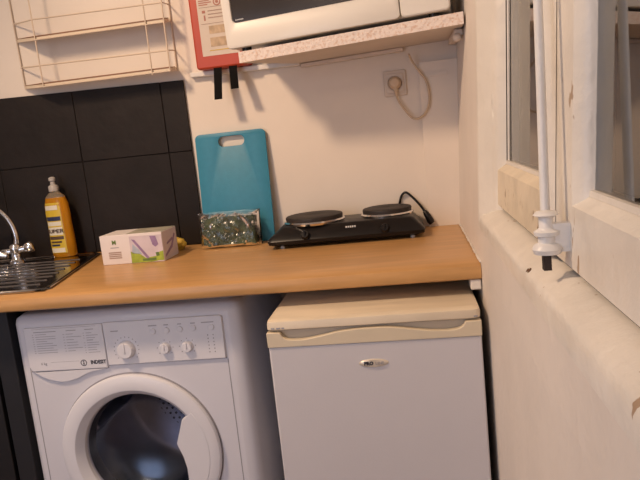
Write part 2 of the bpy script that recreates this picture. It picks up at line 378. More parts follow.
# ------------------------------------------------------------------ sink (lies on the worktop)
sk = empty('kitchen_sink', (-1.6, -.3, H), label='stainless steel sink with ribbed drainer let into the worktop', cat='sink')
def sp(x, y, z): return (x+1.6, y+.3, z)
def sedge(y): return -1.075-(y+.555)*.19      # right edge runs askew
Y0, Y1 = -.553, -.015
def skout(x, y, z): return sp(x, y, z)
bm = B()   # deck as a ring around the basin opening with raised rim
ys = [Y0+(Y1-Y0)*i/10 for i in range(11)]
xs = [-2.1, HX0, HX1]
cols_ = []
for y in ys:
    cols_.append([(-2.1, y), (HX0, y), (HX1, y), (-1.50, y), (sedge(y), y)])
grid = [[bm.verts.new(sp(x, y, .0035)) for x, y in row] for row in cols_]
def hy(j): return ys[j] >= -.49 and ys[j+1] <= -.15
for j in range(10):
    for i in range(4):
        if i == 1 and hy(j): continue
        bm.faces.new((grid[j][i], grid[j][i+1], grid[j+1][i+1], grid[j+1][i]))
link('deck', bm, M['steel'], sk)
bm = B()
rim = [(-2.1, Y0), (sedge(Y0)-.03, Y0), (sedge(Y0), Y0+.025), (sedge(Y1), Y1-.025), (sedge(Y1)-.03, Y1), (-2.1, Y1)]
pts = []
for (x, y) in rim: pts.append(sp(x, y, .0049))
tube(bm, pts, .0045, 8); link('rim', bm, M['steel'], sk, 60)
for k in range(8):
    y = -.47+k*.051
    bm = B(); x1 = sedge(y)-.045
    pr = [(-.005, .002), (-.003, .0055), (0, .0065), (.003, .0055), (.005, .002)]
    prism(bm, pr, lambda a, b, x: sp(x, y+a, b), -1.50, x1)
    link('drainer_rib', bm, M['steel'], sk, 60)
bm = B()
bx0, bx1, by0, by1 = HX0+.015, HX1-.015, -.485, -.155
hexa(bm, [sp(bx0, by0, -.16), sp(bx1, by0, -.16), sp(bx1, by1, -.16), sp(bx0, by1, -.16), sp(bx0-.005, by0-.005, .003), sp(bx1+.005, by0-.005, .003), sp(bx1+.005, by1+.005, .003), sp(bx0-.005, by1+.005, .003)])
bm.faces.ensure_lookup_table(); bmesh.ops.delete(bm, geom=[bm.faces[1]], context='FACES'); link('basin', bm, M['steel'], sk)

# mixer tap
tp = empty('mixer_tap', (-1.457, -.055, H+.0036), label='chrome mixer tap with curved spout at the back of the sink', cat='tap')
bm = B(); lathe(bm, [(0, 0), (.026, 0), (.026, .006), (.018, .012), (.015, .03), (.019, .038), (.019, .055), (.012, .062), (0, .064)], n=24)
tube(bm, [(-.065, -.012, .034), (0, 0, .038), (.045, .008, .044)], .012, 14); link('tap_body', bm, M['chrome'], tp, 50)
bm = B(); pts = spline([(.005, 0, .05), (.010, 0, .082), (.004, -.003, .123), (-.012, -.010, .160), (-.040, -.025, .192), (-.085, -.055, .212), (-.13, -.085, .198), (-.145, -.095, .17)], 8); tube(bm, pts, .0095, 14); link('spout', bm, M['chrome'], tp, 60)
bm = B(); lathe(bm, [(0, -.004), (.015, -.002), (.019, .006), (.019, .020), (.014, .026), (0, .028)], (.036, .006, .043), (1, .12, .25), 20); link('tap_handle', bm, M['chrome'], tp, 50)
bm = B(); lathe(bm, [(0, 0), (.013, .002), (.015, .03), (.012, .06), (0, .064)], (-.022, -.012, .024), (-1, -.25, .30), 20); link('tap_handle', bm, M['chrome'], tp, 50)

# ------------------------------------------------------------------ dish soap bottle
so = empty('dish_soap_bottle', (-1.304, -.018, H+.0042), (0, -.02, -.25), label='bottle of amber dish soap with yellow label and milky cap on the drainer', cat='bottle')
BP = [(.000, .0), (.034, .0), (.0385, .006), (.039, .05), (.0375, .10), (.0385, .14), (.037, .165), (.031, .187), (.020, .199), (.0145, .203), (.0145, .207)]
bm = B(); lathe(bm, [(r, h) for r, h in BP[:8]]+[(0, .190)], n=36, sx=.62, sy=1); link('soap_body', bm, M['soap'], so, 50)
bm = B(); lathe(bm, [(.0312, .1865), (.029, .191), (.020, .2), (.0145, .204), (.0145, .208), (0, .208)], n=36, sx=.62, sy=1); link('bottle_shoulder', bm, M['bottleclear'], so, 50)
bm = B(); lathe(bm, [(0, .207), (.0135, .207), (.0135, .222), (.011, .225), (.007, .227), (.006, .237), (.009, .240), (.0095, .247), (.006, .251), (0, .252)], n=24); link('pump_cap', bm, M['cap'], so, 40)
def rad(h):
    for (r0, h0), (r1, h1) in zip(BP[1:], BP[2:]):
        if h0 <= h <= h1: return r0+(r1-r0)*(h-h0)/(h1-h0+1e-9)
    return .03
def wrap(h0, h1, a0, a1, off, m, name):
    b = B(); n = 16; k = 5; g = []
    for j in range(k+1):
        h = h0+(h1-h0)*j/k; r = rad(h)+off
        g.append([b.verts.new((r*math.sin(a0+(a1-a0)*i/n), -.62*r*math.cos(a0+(a1-a0)*i/n)-off*.5, h)) for i in range(n+1)])
    for p, q in zip(g, g[1:]):
        for i in range(n): b.faces.new((p[i], p[i+1], q[i+1], q[i]))
    return link(name, b, m, lab if name != 'bottle_label' else so, 60)
A0, A1 = -.80, .72
lab = None
lab = wrap(.014, .172, A0, A1, .0006, M['syellow'], 'bottle_label')
wrap(.150, .164, A0+.1, A1-.2, .0010, M['swhite'], 'label_band')
wrap(.116, .129, A0+.1, A1-.1, .0010, M['snavy'], 'label_band')
wrap(.100, .113, A0+.1, A1-.1, .0010, M['swhite'], 'label_band')
wrap(.071, .096, A0+.1, A1-.1, .0010, M['swhite'], 'label_band')
wrap(.057, .067, A0+.1, A1-.1, .0010, M['sbrown'], 'label_band')
wrap(.016, .030, A0+.1, A1-.15, .0010, M['swhite'], 'label_band')
def curved_text(s, size, h, a, m, parent):
    b = text_bm(s, size, .0003, .0003)
    for v in b.verts:
        ang = a+v.co.x/.030; r = rad(h)+.0022+v.co.z
        v.co = Vector((r*math.sin(ang), -.62*r*math.cos(ang)-.0012, h+v.co.y))
    return link('label_text', b, m, parent)
curved_text('SUPER', .0165, .083, (A0+A1)/2, M['sbrown'], lab)
wrap(.046, .052, A0+.2, A1-.3, .0010, M['sbrown'], 'label_band')
wrap(.036, .042, A0+.2, A1-.5, .0010, M['snavy'], 'label_band')

so.scale = (1.22, 1.15, 1.06)
# ------------------------------------------------------------------ glove carton
gx = empty('glove_box', (-.966, -.246, H), (0, 0, -.02), label='small white carton of disposable gloves with lime and lilac picture', cat='box')
GW, GD, GH = .194, .115, .088
bm = B(); box(bm, -GW/2, GW/2, 0, GD, 0, GH); carton = link('carton', bm, M['cardboard'], gx, bevel=.0015, seg=1)
def decal(pts, m, name, lvl=1, parent=None):
    b = B(); prism(b, pts, lambda u, v, d: (u, -d, v), -.0002, .0004*lvl); return link(name, b, m, parent or gx)
pic = decal([(-.006, .001), (GW/2-.0005, .001), (GW/2-.0005, .080), (-.004, .081)], M['cartonlilac'], 'picture_panel')
decal([(-.005, .0015), (.060, .0015), (.080, .004), (GW/2-.001, .004), (GW/2-.001, .032), (.085, .030), (.075, .018), (.040, .014), (.022, .028), (.008, .030), (-.0045, .036)], M['cartonlime'], 'lime_flash', 2, pic)
decal([(.002, .072), (.012, .070), (.052, .014), (.044, .012)], M['cartonlilac2'], 'purple_stroke', 3, pic)
decal([(.000, .030), (.004, .058), (.022, .040), (.030, .026)], M['cartonblue'], 'blue_glove', 2, pic)
decal([(.060, .078), (.078, .077), (.084, .052), (.074, .045), (.066, .052)], M['cartonlilac2'], 'purple_glove', 3, pic)
decal([(.072, .028), (.082, .029), (.084, .018), (.074, .017)], M['cartongreen'], 'green_leaf', 3, pic)
decal([(.030, .012), (.072, .013), (.072, .006), (.030, .005)], M['cartongreen'], 'printed_line', 3, pic)
bm = B(); merge(bm, text_bm('M', .017, .0004, .0006), T(-.053, -.0006, .066) @ FRONT); link('logo', bm, M['cartongreen'], gx)
decal([(-.066, .052), (-.040, .052), (-.040, .0495), (-.066, .0495)], M['print'], 'printed_line')
for k in range(4):
    z = .038-k*.0055; decal([(-.074, z), (-.034, z), (-.034, z-.0035), (-.074, z-.0035)], M['labeltext'], 'printed_line')
bm = B(); prism(bm, [(-.015, .004), (GW/2-.001, .004), (GW/2-.001, GD-.004), (-.02, GD-.004)], lambda u, v, d: (u, v, GH+d), -.0002, .0005); link('top_print', bm, M['greytop'], gx)
bm = B(); prism(bm, [(.004, .003), (GD-.004, .003), (GD-.004, GH-.003), (.004, GH-.003)], lambda u, v, d: (GW/2+d, u, v), -.0002, .0005); link('side_print', bm, M['cartonlilac'], gx)
bm = B()
prism(bm, [(.012, .010), (.07, .030), (.100, .065), (.092, .07), (.062, .038), (.012, .018)], lambda u, v, d: (GW/2+d, u, v), .0003, .0009)
prism(bm, [(.03, .05), (.075, .06), (.08, .052), (.03, .044)], lambda u, v, d: (GW/2+d, u, v), .0003, .0009); link('printed_line', bm, M['cartonlilac2'], gx)
# yellow sponge cloth behind the carton
bm = B(); bmesh.ops.create_icosphere(bm, subdivisions=4, radius=1)
for v in bm.verts:
    q = v.co.copy(); f = 1+.25*noise.noise(q*2.3+Vector((3, 1, 5))); v.co = Vector((q.x*.026*f, q.y*.018*f, max(-.0, .020+q.z*.021*f)))
yc = link('sponge_cloth', bm, M['yellow'], None, 60); yc.location = (-.892, -.064, H); tag(yc, 'crumpled yellow cloth poking out behind the glove carton', 'cloth')

# ------------------------------------------------------------------ cutting board
bdw, bdh = .232, .356
bm = curve_plate(rrect(-bdw/2, bdw/2, 0, bdh, .016, 6), [rrect(-.040, .046, bdh-.045, bdh-.013, .0155, 6)], .008, .0015)
cb = link('cutting_board', bm, M['teal'], None, 40)
tilt = math.asin(.030/bdh)
cb.matrix_world = T(-.697, -.022, H+.0006) @ Matrix.Rotation(-.02, 4, 'Z') @ Matrix.Rotation(-tilt, 4, 'X') @ T(0, 0, 0) @ FRONT
tag(cb, 'teal plastic cutting board with handle slot leaning on the white wall', 'cutting board')

# ------------------------------------------------------------------ packet of pads in film
pk = empty('pad_packet', (-.712, -.083, H), (-.12, 0, -.01), label='clear film packet of dark green pads in front of the cutting board', cat='packet')
bm = B(); 
for k in range(3):
    d = random.uniform(-.003, .003); box(bm, -.082+d, .086+d, -.020+.016*k, -.007+.016*k, .006, .098-.002*k)
bmesh.ops.subdivide_edges(bm, edges=bm.edges[:], cuts=6, use_grid_fill=True)
for v in bm.verts: v.co += Vector((noise.noise(v.co*40), noise.noise(v.co*40+Vector((9, 0, 0)))*.6, noise.noise(v.co*40+Vector((0, 7, 0)))*.7))*.004; v.co.z = max(.003, v.co.z)
link('scouring_pads', bm, M['darkgreen'], pk, 50)
bm = B(); nx, nz = 44, 26; sides = []
for s in (-1, 1):
    g = []
    for j in range(nz+1):
        row = []
        for i in range(nx+1):
            x = -.098+.196*i/nx; z = .001+.110*j/nz; e = min(1, min(i, nx-i)/4)*min(1, min(j+2, nz-j)/4)
            q = Vector((x*22, z*24, s*3)); n = abs(noise.noise(q))+.6*abs(noise.noise(q*2.1))+.4*noise.noise(Vector((x*60+z*40, z*8, s)))
            y = s*(.004+.026*e**.6)+ (-1 if s < 0 else 1)*.009*n*e + .006
            row.append(bm.verts.new((x+.004*noise.noise(q*.5), y, max(0.0008, z+.005*noise.noise(q*.7)))))
        g.append(row)
    for a, b in zip(g, g[1:]):
        for i in range(nx): bm.faces.new((a[i], a[i+1], b[i+1], b[i]))
link('film_wrap', bm, M['film'], pk)

# ------------------------------------------------------------------ double hotplate
hp = empty('double_hotplate', (-.338, -.115, H), (0, 0, .03), label='black electric double hotplate standing on the worktop near the corner', cat='hotplate')
def ring_rect(bm, x0, x1, y0, y1, z, r, n=4): return [bm.verts.new((x, y, z)) for x, y in rrect(x0, x1, y0, y1, r, n)]
bm = B()
levels = [(-.212, .207, -.084, .098, .008, .012), (-.229, .224, -.096, .104, .014, .014), (-.232, .227, -.099, .105, .024, .014), (-.228, .223, -.096, .104, .030, .014), (-.196, .198, -.066, .100, .057, .014), (-.190, .192, -.060, .096, .060, .013)]
R = [ring_rect(bm, *l) for l in levels]
for a, b in zip(R, R[1:]):
    for i in range(len(a)): bm.faces.new((a[i], a[(i+1) % len(a)], b[(i+1) % len(a)], b[i]))
bm.faces.new(R[0][::-1]); bm.faces.new(R[-1]); link('housing', bm, M['black'], hp, 28)
for px, py, r in ((-.098, .012, .087), (.122, .030, .074)):
    bm = B(); lathe(bm, [(0, .0590), (r+.004, .0590), (r+.006, .0650), (r+.003, .0690), (r-.004, .0690)], (px, py, 0), n=48); ring = link('plate_ring', bm, M['chrome'], hp, 50)
    bm = B(); lathe(bm, [(r-.010, .0630), (r-.001, .0690), (r, .0770), (r-.002, .0810), (r-.008, .0825), (r*.35, .0815), (r*.3, .0805), (0, .0805)], (px, py, 0), n=48); link('cooking_plate', bm, M['plate'], hp, 40)
sl = Vector((0, -.86, .50)).normalized()
for kx in (-.118, .112):
    bm = B(); lathe(bm, [(0, .014), (.010, .014), (.012, .011), (.013, .002), (.016, -.004)], (kx, -.090, .034), sl, 24)
    box(bm, kx-.002, kx+.002, -.106, -.100, .034, .050); kb = link('control_knob', bm, M['black'], hp, 40)
for fx, fy in ((-.190, -.072), (.190, -.072), (-.190, .085), (.190, .085)):
    bm = B(); lathe(bm, [(0, 0), (.006, 0), (.007, .004), (.006, .012), (0, .012)], (fx, fy, 0), n=14); link('foot', bm, M['greyplastic'], hp, 40)
bm = B()
for k in range(5): box(bm, -.012+k*.0062, -.0075+k*.0062, -.0010, .0010, .0, .006)
xf(bm, T(.012, -.0815, .0455) @ Matrix.Rotation(-.84, 4, 'X')); link('logo_print', bm, M['greyplastic'], hp)
bm = B()
pts = spline([(.165, .098, .030), (.160, .112, .060), (.168, .108, .098), (.183, .103, .113), (.202, .100, .098), (.226, .094, .068), (.240, .090, .045)], 8); tube(bm, pts, .0038, 10)
link('power_cord', bm, M['black'], hp, 60)
bm = B(); tube(bm, [(.236, .091, .052), (.241, .089, .044), (.252, .086, .020), (.257, .085, .012)], .008, 14, [.005, .009, .011, .009]); link('plug', bm, M['black'], hp, 60)

# ------------------------------------------------------------------ washing machine
WX0, WX1, WF, WB, WT = -1.192, -.583, -.530, -.03, .836
wm = empty('washing_machine', ((WX0+WX1)/2, WF, 0), label='white front-loading washing machine under the worktop left of the fridge', cat='washing machine')
wc = (WX0+WX1)/2
def wl(x, y, z): return (x-wc, y-WF, z)
DC, DZ, DR = -.893, .449, .217               # door centre and radius
# cabinet with rounded uprights, open where the front panel sits
bm = B(); pl = [(WX0+.016, WF+.0), (WX0+.004, WF+.006), (WX0, WF+.02), (WX0, WB), (WX1, WB), (WX1, WF+.038), (WX1-.004, WF+.020), (WX1-.014, WF+.007), (WX1-.032, WF)]
zz = [(.03, 0), (WT-.022, 0), (WT-.008, .003), (WT, .014)]
R = []
for z, ins in zz:
    ring = []
    for x, y in pl:
        cx, cy = wc, (WF+WB)/2; ring.append(bm.verts.new(wl(x+(ins if x < cx else -ins), y+(ins if y < cy else -ins), z)))
    R.append(ring)
n = len(pl)
for a, b in zip(R, R[1:]):
    for i in range(n):
        if i == n-1: continue
        bm.faces.new((a[i], a[(i+1) % n], b[(i+1) % n], b[i]))
bm.faces.new(R[-1])
# top front lip closing the front above the panel
bm.faces.new((R[1][n-1], R[1][0], R[2][0], R[2][n-1])); bm.faces.new((R[2][n-1], R[2][0], R[3][0], R[3][n-1]))
link('cabinet', bm, M['enamel'], wm, 50)
# front panel with the round opening
fx0, fx1, fz0, fz1 = WX0+.016, WX1-.032, .03, WT-.022
bm = B(); N = 96; ra = DR-.028
ci, re_ = [], []
for i in range(N):
    a = 2*PI*i/N; c, s = math.cos(a), math.sin(a)
    ci.append(bm.verts.new(wl(DC+ra*c, WF, DZ+ra*s)))
    t = min((fx1-DC)/c if c > 1e-6 else 9, (fx0-DC)/c if c < -1e-6 else 9, (fz1-DZ)/s if s > 1e-6 else 9, (fz0-DZ)/s if s < -1e-6 else 9)
    re_.append(bm.verts.new(wl(DC+t*c, WF, DZ+t*s)))
for i in range(N): bm.faces.new((ci[i], ci[(i+1) % N], re_[(i+1) % N], re_[i]))
for cx, cz in ((fx0, fz0), (fx1, fz0), (fx0, fz1), (fx1, fz1)):
    ang = math.atan2(cz-DZ, cx-DC) % (2*PI); i = int(ang/(2*PI)*N); v = bm.verts.new(wl(cx, WF, cz)); bm.faces.new((re_[i], re_[(i+1) % N], v))
link('front_panel', bm, M['enamel'], wm)
bm = B()                                       # upright panel joints
box(bm, WX0+.026-wc, WX0+.028-wc, -.0006, .002, .04, .80); link('panel_joint', bm, M['groove'], wm)
bm = B(); box(bm, WX1-.047-wc, WX1-.045-wc, -.0006, .002, .04, .69); link('panel_joint', bm, M['groove'], wm)
# control fascia, with the drawer front at its left
FX0, FX1, FZ0, FZ1 = -1.162, -.632, .690, .806
def fw_(u, v, d): return wl(u, WF-d, v)
bm = B(); prism(bm, [(-.9445, FZ0+.002), (FX1, FZ0+.004), (FX1+.002, FZ1-.004), (FX1-.004, FZ1), (-.9445, FZ1)], fw_, -.002, .007); fas = link('control_fascia', bm, M['enamel2'], wm, bevel=.002)
bm = B(); prism(bm, [(FX0+.006, FZ0-.004), (-.9465, FZ0-.004), (-.9460, FZ1-.002), (FX0, FZ1-.002), (FX0-.001, FZ0+.01)], fw_, -.002, .0075); drw = link('detergent_drawer', bm, M['enamel2'], wm, bevel=.002)
bm = B(); prism(bm, [(FX0, FZ0-.0065), (-.949, FZ0-.0065), (-.949, FZ0+.000), (FX1, FZ0+.002), (FX1, FZ0+.0055), (FX0, FZ0-.0025)], fw_, -.001, .0012); link('panel_joint', bm, M['groove'], wm)
bm = B(); sc = spline([(-1.150, .683, 0), (-1.122, .666, 0), (-1.080, .655, 0), (-1.042, .660, 0), (-1.000, .676, 0), (-.955, .6845, 0)], 6)
poly = [(p.x, p.y) for p in sc]
prism(bm, poly, fw_, -.002, .0065)
link('drawer_pull', bm, M['enamel2'], drw, bevel=.0035)
# printing on the drawer
bm = B()
def bar(x0, x1, z, h=.0018, off=.0075):
    h *= .7; prism(bm, [(x0, z), (x1, z), (x1, z+h), (x0, z+h)], fw_, off-.0004, off+.0003)
bar(-1.140, -.962, .7995, .0012)
random.seed(3)
for j in range(9): bar(-1.140, -1.136, .785-j*.0062, .0016); bar(-1.131, -1.131+random.choice((.03, .045, .055)), .785-j*.0062, .0016)
bar(-1.135, -1.073, .791, .0026)
for j in range(7): bar(-1.055, -1.051, .782-j*.0075, .0016); bar(-1.047, -1.047+random.choice((.02, .03, .042)), .782-j*.0075, .0016)
bar(-1.045, -1.018, .791, .0026); bar(-.994, -.970, .791, .0026)
for j in range(9):
    if j in (3,): bar(-.992, -.975, .782-j*.0065, .0026); continue
    bar(-1.000, -.997, .782-j*.0065, .0016); bar(-.992, -.992+random.choice((.015, .024, .032)), .782-j*.0065, .0016)
bar(-1.10, -1.022, .709, .0008)
link('programme_print', bm, M['print'], drw)
bm = B()
merge(bm, text_bm('6 kg', .010, .0003), T(*wl(-1.120, WF-.0078, .7065)) @ FRONT); link('capacity_print', bm, M['print'], drw)
bm = B(); merge(bm, text_bm('INDESIT', .0135, .0003, .0005), T(*wl(-.970, WF-.0078, .7035)) @ FRONT @ Matrix.Scale(.86, 4, (1, 0, 0)))
lathe(bm, [(.0068, 0), (.0085, 0), (.0085, .0006), (.0068, .0006), (.0068, 0)], wl(-1.0100, WF-.0074, .7035), (0, -1, 0), 24)
lathe(bm, [(0, .0006), (.0017, .0006), (.0017, 0)], wl(-1.0100, WF-.0074, .7075), (0, -1, 0), 10); box(bm, -1.0115-wc, -1.0085-wc, -.0081, -.0074, .6985, .7045)
link('brand_print', bm, M['ink'], drw)
# fascia controls
def knob(x, z, r, d, ticks):
    b = B(); lathe(b, [(r*1.12, .004), (r*1.1, .008), (r, .011), (r*.93, d), (r*.84, d+.002), (0, d+.002)], wl(x, WF, z), (0, -1, 0), 32)
    k = link('control_dial', b, M['enamel2'], wm, 35)
    b = B(); box(b, x-wc-.0022, x-wc+.0022, -d-.0040, -.012, z-r*.3, z+r*.9); link('dial_grip', b, M['enamel2'], k, bevel=.0015)
    b = B(); 
    for t in range(ticks):
        a = math.radians(-130+260*t/(ticks-1)); q = (x+r*1.5*math.sin(a), z+r*1.5*math.cos(a))
        lathe(b, [(0, .0078), (.0013, .0078), (.0013, .0066)], wl(q[0], WF, q[1]), (0, -1, 0), 8)
    link('dial_marks', b, M['print'], fas)
knob(-.889, .732, .0220, .020, 15); knob(-.786, .730, .0138, .016, 7); knob(-.727, .731, .0138, .016, 7)
for bx, bz in ((-.812, .775), (-.776, .776), (-.741, .777), (-.706, .778), (-.659, .777)):
    bm = B(); lathe(bm, [(.0078, .005), (.0078, .0092), (.0065, .0105), (0, .0105)], wl(bx, WF, bz), (0, -1, 0), 20); link('push_button', bm, M['enamel2'], wm, 40)
for bx, w_ in ((-.812, .022), (-.776, .012), (-.741, .010), (-.706, .012), (-.668, .032), (-.915, .020)):
    bm = B(); z_ = .789 if bx > -.9 else .781; prism(bm, [(bx-w_/2, z_), (bx+w_/2, z_), (bx+w_/2, z_+.0022), (bx-w_/2, z_+.0022)], fw_, .0066, .0074); link('button_caption', bm, M['print'], fas)
for cx in (-.671, -.657):
    for j in range(6):
        bm = B(); lathe(bm, [(0, .0078), (.0015, .0078), (.0015, .0066)], wl(cx, WF, .757-j*.0088), (0, -1, 0), 8); link('indicator', bm, M['print'], fas)
# porthole door
dr = bpy.data.objects.new('porthole_door', None); COL.objects.link(dr); dr.parent = wm
c0 = wl(DC, WF, DZ)
bm = B(); lathe(bm, [(DR+.003, -.0005), (DR+.003, .0012), (DR-.004, .0012)], c0, (0, -1, 0), 80); link('door_gap', bm, M['groove'], dr)
bm = B(); lathe(bm, [(DR-.030, -.004), (DR-.001, .000), (DR, .009), (DR-.003, .0150), (DR-.009, .0180), (DR-.036, .0205), (DR-.0400, .0195), (DR-.0425, .0170), (DR-.057, -.002), (DR-.060, -.018)], c0, (0, -1, 0), 96); link('door_ring', bm, M['enamel2'], dr, 24)
bm = B(); ri = DR-.047
ang = math.asin(.058/ri); hp_ = [(ri*1.12*math.cos(a), ri*1.12*math.sin(a)) for a in [-.62+1.24*i/14 for i in range(15)]]
nose = [(.128, .092), (.118, .062), (.108, .034), (.106, .028), (.108, .020), (.118, -.008), (.124, -.04), (.124, -.080)]
poly = hp_+[(x, z) for x, z in nose]
prism(bm, poly, lambda u, v, d: wl(DC+u, WF-d, DZ+v), .004, .0207); link('door_handle', bm, M['enamel2'], dr, bevel=.002)
bm = B(); lathe(bm, [(DR-.059, -.012), (DR-.066, -.024), (DR-.085, -.055), (DR-.11, -.075), (0, -.085)], c0, (0, -1, 0), 64); link('glass_bowl', bm, M['doorglass'], dr, 60)
bm = B(); lathe(bm, [(DR-.030, -.002), (DR-.055, -.02), (DR-.050, -.035), (DR-.065, -.05), (DR-.050, -.06)], c0, (0, -1, 0), 64); link('door_seal', bm, M['rubber'], wm, 60)
bm = B(); lathe(bm, [(.165, -.06), (.225, -.065), (.225, -.36), (.19, -.39), (0, -.40)], c0, (0, -1, 0), 64)
drm = link('drum', bm, M['drum'], wm, 60)
for k in range(3):
    a = .9+k*2*PI/3; bm = B(); n_ = Vector((math.cos(a), 0, math.sin(a))); t_ = Vector((-math.sin(a), 0, math.cos(a))); o_ = Vector(c0)
    hexa(bm, [o_+n_*.222-t_*.035+Vector((0, .08, 0)), o_+n_*.222+t_*.035+Vector((0, .08, 0)), o_+n_*.222+t_*.035+Vector((0, .36, 0)), o_+n_*.222-t_*.035+Vector((0, .36, 0)),
              o_+n_*.165-t_*.008+Vector((0, .10, 0)), o_+n_*.165+t_*.008+Vector((0, .10, 0)), o_+n_*.165+t_*.008+Vector((0, .34, 0)), o_+n_*.165-t_*.008+Vector((0, .34, 0))])
    link('drum_paddle', bm, M['drum'], drm, bevel=.01)
bm = B()
for i in range(-7, 8):
    for j in range(-7, 8):
        x, z = i*.019+(j % 2)*.0095, j*.017
        if x*x+z*z < .135**2: lathe(bm, [(0, .0016), (.0042, .0016), (.0045, .0)], (c0[0]+x, c0[1]+.3955-.0*z, c0[2]+z), (0, -1, 0), 8)
link('drum_holes', bm, M['rubber'], drm)['kind'] = 'stuff'
for fx in (WX0+.05, WX1-.05):
    for fy in (WF+.06, WB-.06):
        bm = B(); lathe(bm, [(0, 0), (.022, 0), (.022, .012), (.010, .014), (.010, .032), (0, .032)], wl(fx, fy, 0), n=16); link('foot', bm, M['rubber'], wm, 40)
bm = B(); box(bm, WX0+.01-wc, WX1-.02-wc, .0, .012, .030, .032); box(bm, WX0+.005-wc, WX1-.005-wc, .02, WB-WF, .028, .034); link('base_plate', bm, M['enamel'], wm)

# ------------------------------------------------------------------ under-counter fridge
RX0, RX1, RF, RT_ = -.481, -.017, -.700, .829
fr = empty('fridge', ((RX0+RX1)/2, RF, 0), label='small yellowed white fridge with cream top between washing machine and window wall', cat='fridge')
fc = (RX0+RX1)/2
def fl(u, v, d): return (u-fc, -d, v)
bm = B(); box(bm, RX0+.004-fc, RX1-.004-fc, .045, .56, .03, RT_-.024); link('cabinet', bm, M['fridge'], fr, bevel=.004)
bm = B(); pt = [(RX0+.012, 0), (RX0+.002, .006), (RX0, .018), (RX0+.003, .56), (RX1-.003, .56), (RX1, .018), (RX1-.002, .006), (RX1-.012, 0)]
R = []
for z, ins in ((RT_-.023, .003), (RT_-.021, .000), (RT_-.010, .000), (RT_-.004, .0015), (RT_, .010)):
    R.append([bm.verts.new((x-fc+(ins if x < fc else -ins), y+(ins if y < .1 else 0), z)) for x, y in pt])
for a, b in zip(R, R[1:]):
    for i in range(8): bm.faces.new((a[i], a[(i+1) % 8], b[(i+1) % 8], b[i]))
bm.faces.new(R[0][::-1]); bm.faces.new(R[-1]); top = link('top_board', bm, M['creamtop'], fr, 50)
bm = B()
for k, (x, w_) in enumerate(((-.470, .008), (-.4585, .010), (-.446, .006))): prism(bm, [(x, .8095), (x+w_, .8095), (x+w_, .8125), (x, .8125)], fl, -.001, .0004)
link('top_print', bm, M['print'], top); bm = B()
prism(bm, [(-.032, .8095), (-.024, .8095), (-.024, .8125), (-.032, .8125)], fl, -.001, .0004); link('top_print', bm, M['print'], top)
door = bpy.data.objects.new('fridge_door', None); COL.objects.link(door); door.parent = fr
bm = B(); prism(bm, [(RX0+.001, .060), (RX1-.001, .060), (RX1-.001, .768), (RX0+.001, .768)], fl, -.040, .000); link('door_panel', bm, M['fridge'], door, bevel=.004)
HT = .8015
wave = spline([(-.451, HT, 0), (-.444, .790, 0), (-.431, .7845, 0), (-.400, .7835, 0), (-.362, .789, 0), (-.322, .7965, 0), (-.284, .800, 0), (-.247, .8008, 0), (-.210, .7995, 0), (-.172, .794, 0), (-.132, .7875, 0), (-.092, .7845, 0), (-.066, .787, 0), (-.054, .794, 0), (-.050, HT, 0)], 5)
poly = [(RX0, .768), (RX1, .768), (RX1, HT+.001), ]+[(p.x, p.y) for p in wave[::-1]]+[(RX0, HT+.001)]
bm = B(); prism(bm, poly, fl, -.012, .003); hd = link('door_handle', bm, M['cream'], door, bevel=.0025)
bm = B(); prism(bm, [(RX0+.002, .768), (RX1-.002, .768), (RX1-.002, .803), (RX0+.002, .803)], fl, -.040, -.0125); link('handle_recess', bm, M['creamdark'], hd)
bm = B(); lathe(bm, [(0, .0035), (.026, .0035), (.031, .002), (.0325, 0), (.0325, -.001)], (-.251-fc, 0, .7205), (0, -1, 0), 40, 1, 1)
for v in bm.verts: v.co.z = .7205+(v.co.z-.7205)*.29
bd = link('badge', bm, M['badge'], door, 40)
bm = B(); merge(bm, text_bm('PRO', .0105, .0003, .0006), T(-.262-fc, -.0040, .7205) @ FRONT); link('badge_print', bm, M['ink'], bd)
bm = B(); merge(bm, text_bm('LINE', .0095, .0003), T(-.238-fc, -.0040, .7205) @ FRONT); link('badge_print', bm, M['print'], bd)
for fx in (RX0+.04, RX1-.04):
    for fy in (.09, .50):
        bm = B(); lathe(bm, [(0, 0), (.018, 0), (.018, .01), (.009, .012), (.009, .031), (0, .031)], (fx-fc, fy, 0), n=16); link('foot', bm, M['black'], fr, 40)

# ------------------------------------------------------------------ black sink base cabinet
sb = empty('sink_cabinet', (-1.62, -.53, 0), label='black kitchen base cabinet under the sink left of the washing machine', cat='cabinet')
for nm, d in (('side_panel', (.342, .36, .02, .50, 0, H-CT-.0005)), ('side_panel', (-.92, -.902, .02, .50, 0, H-CT-.0005)), ('bottom_panel', (-.902, .342, .02, .50, .08, .098)), ('plinth', (-.902, .342, .04, .055, 0, .08))):
    bm = B(); box(bm, *d); link(nm, bm, M['cab'], sb)
for x0, x1 in ((-.60, .355),):
    bm = B(); box(bm, x0, x1, -.002, .018, .10, .845); link('door', bm, M['cab'], sb, bevel=.002)
bm = B(); box(bm, .362, .412, .004, .05, 0, H-CT-.0008); link('filler_strip', bm, M['cab2'], sb, bevel=.002)

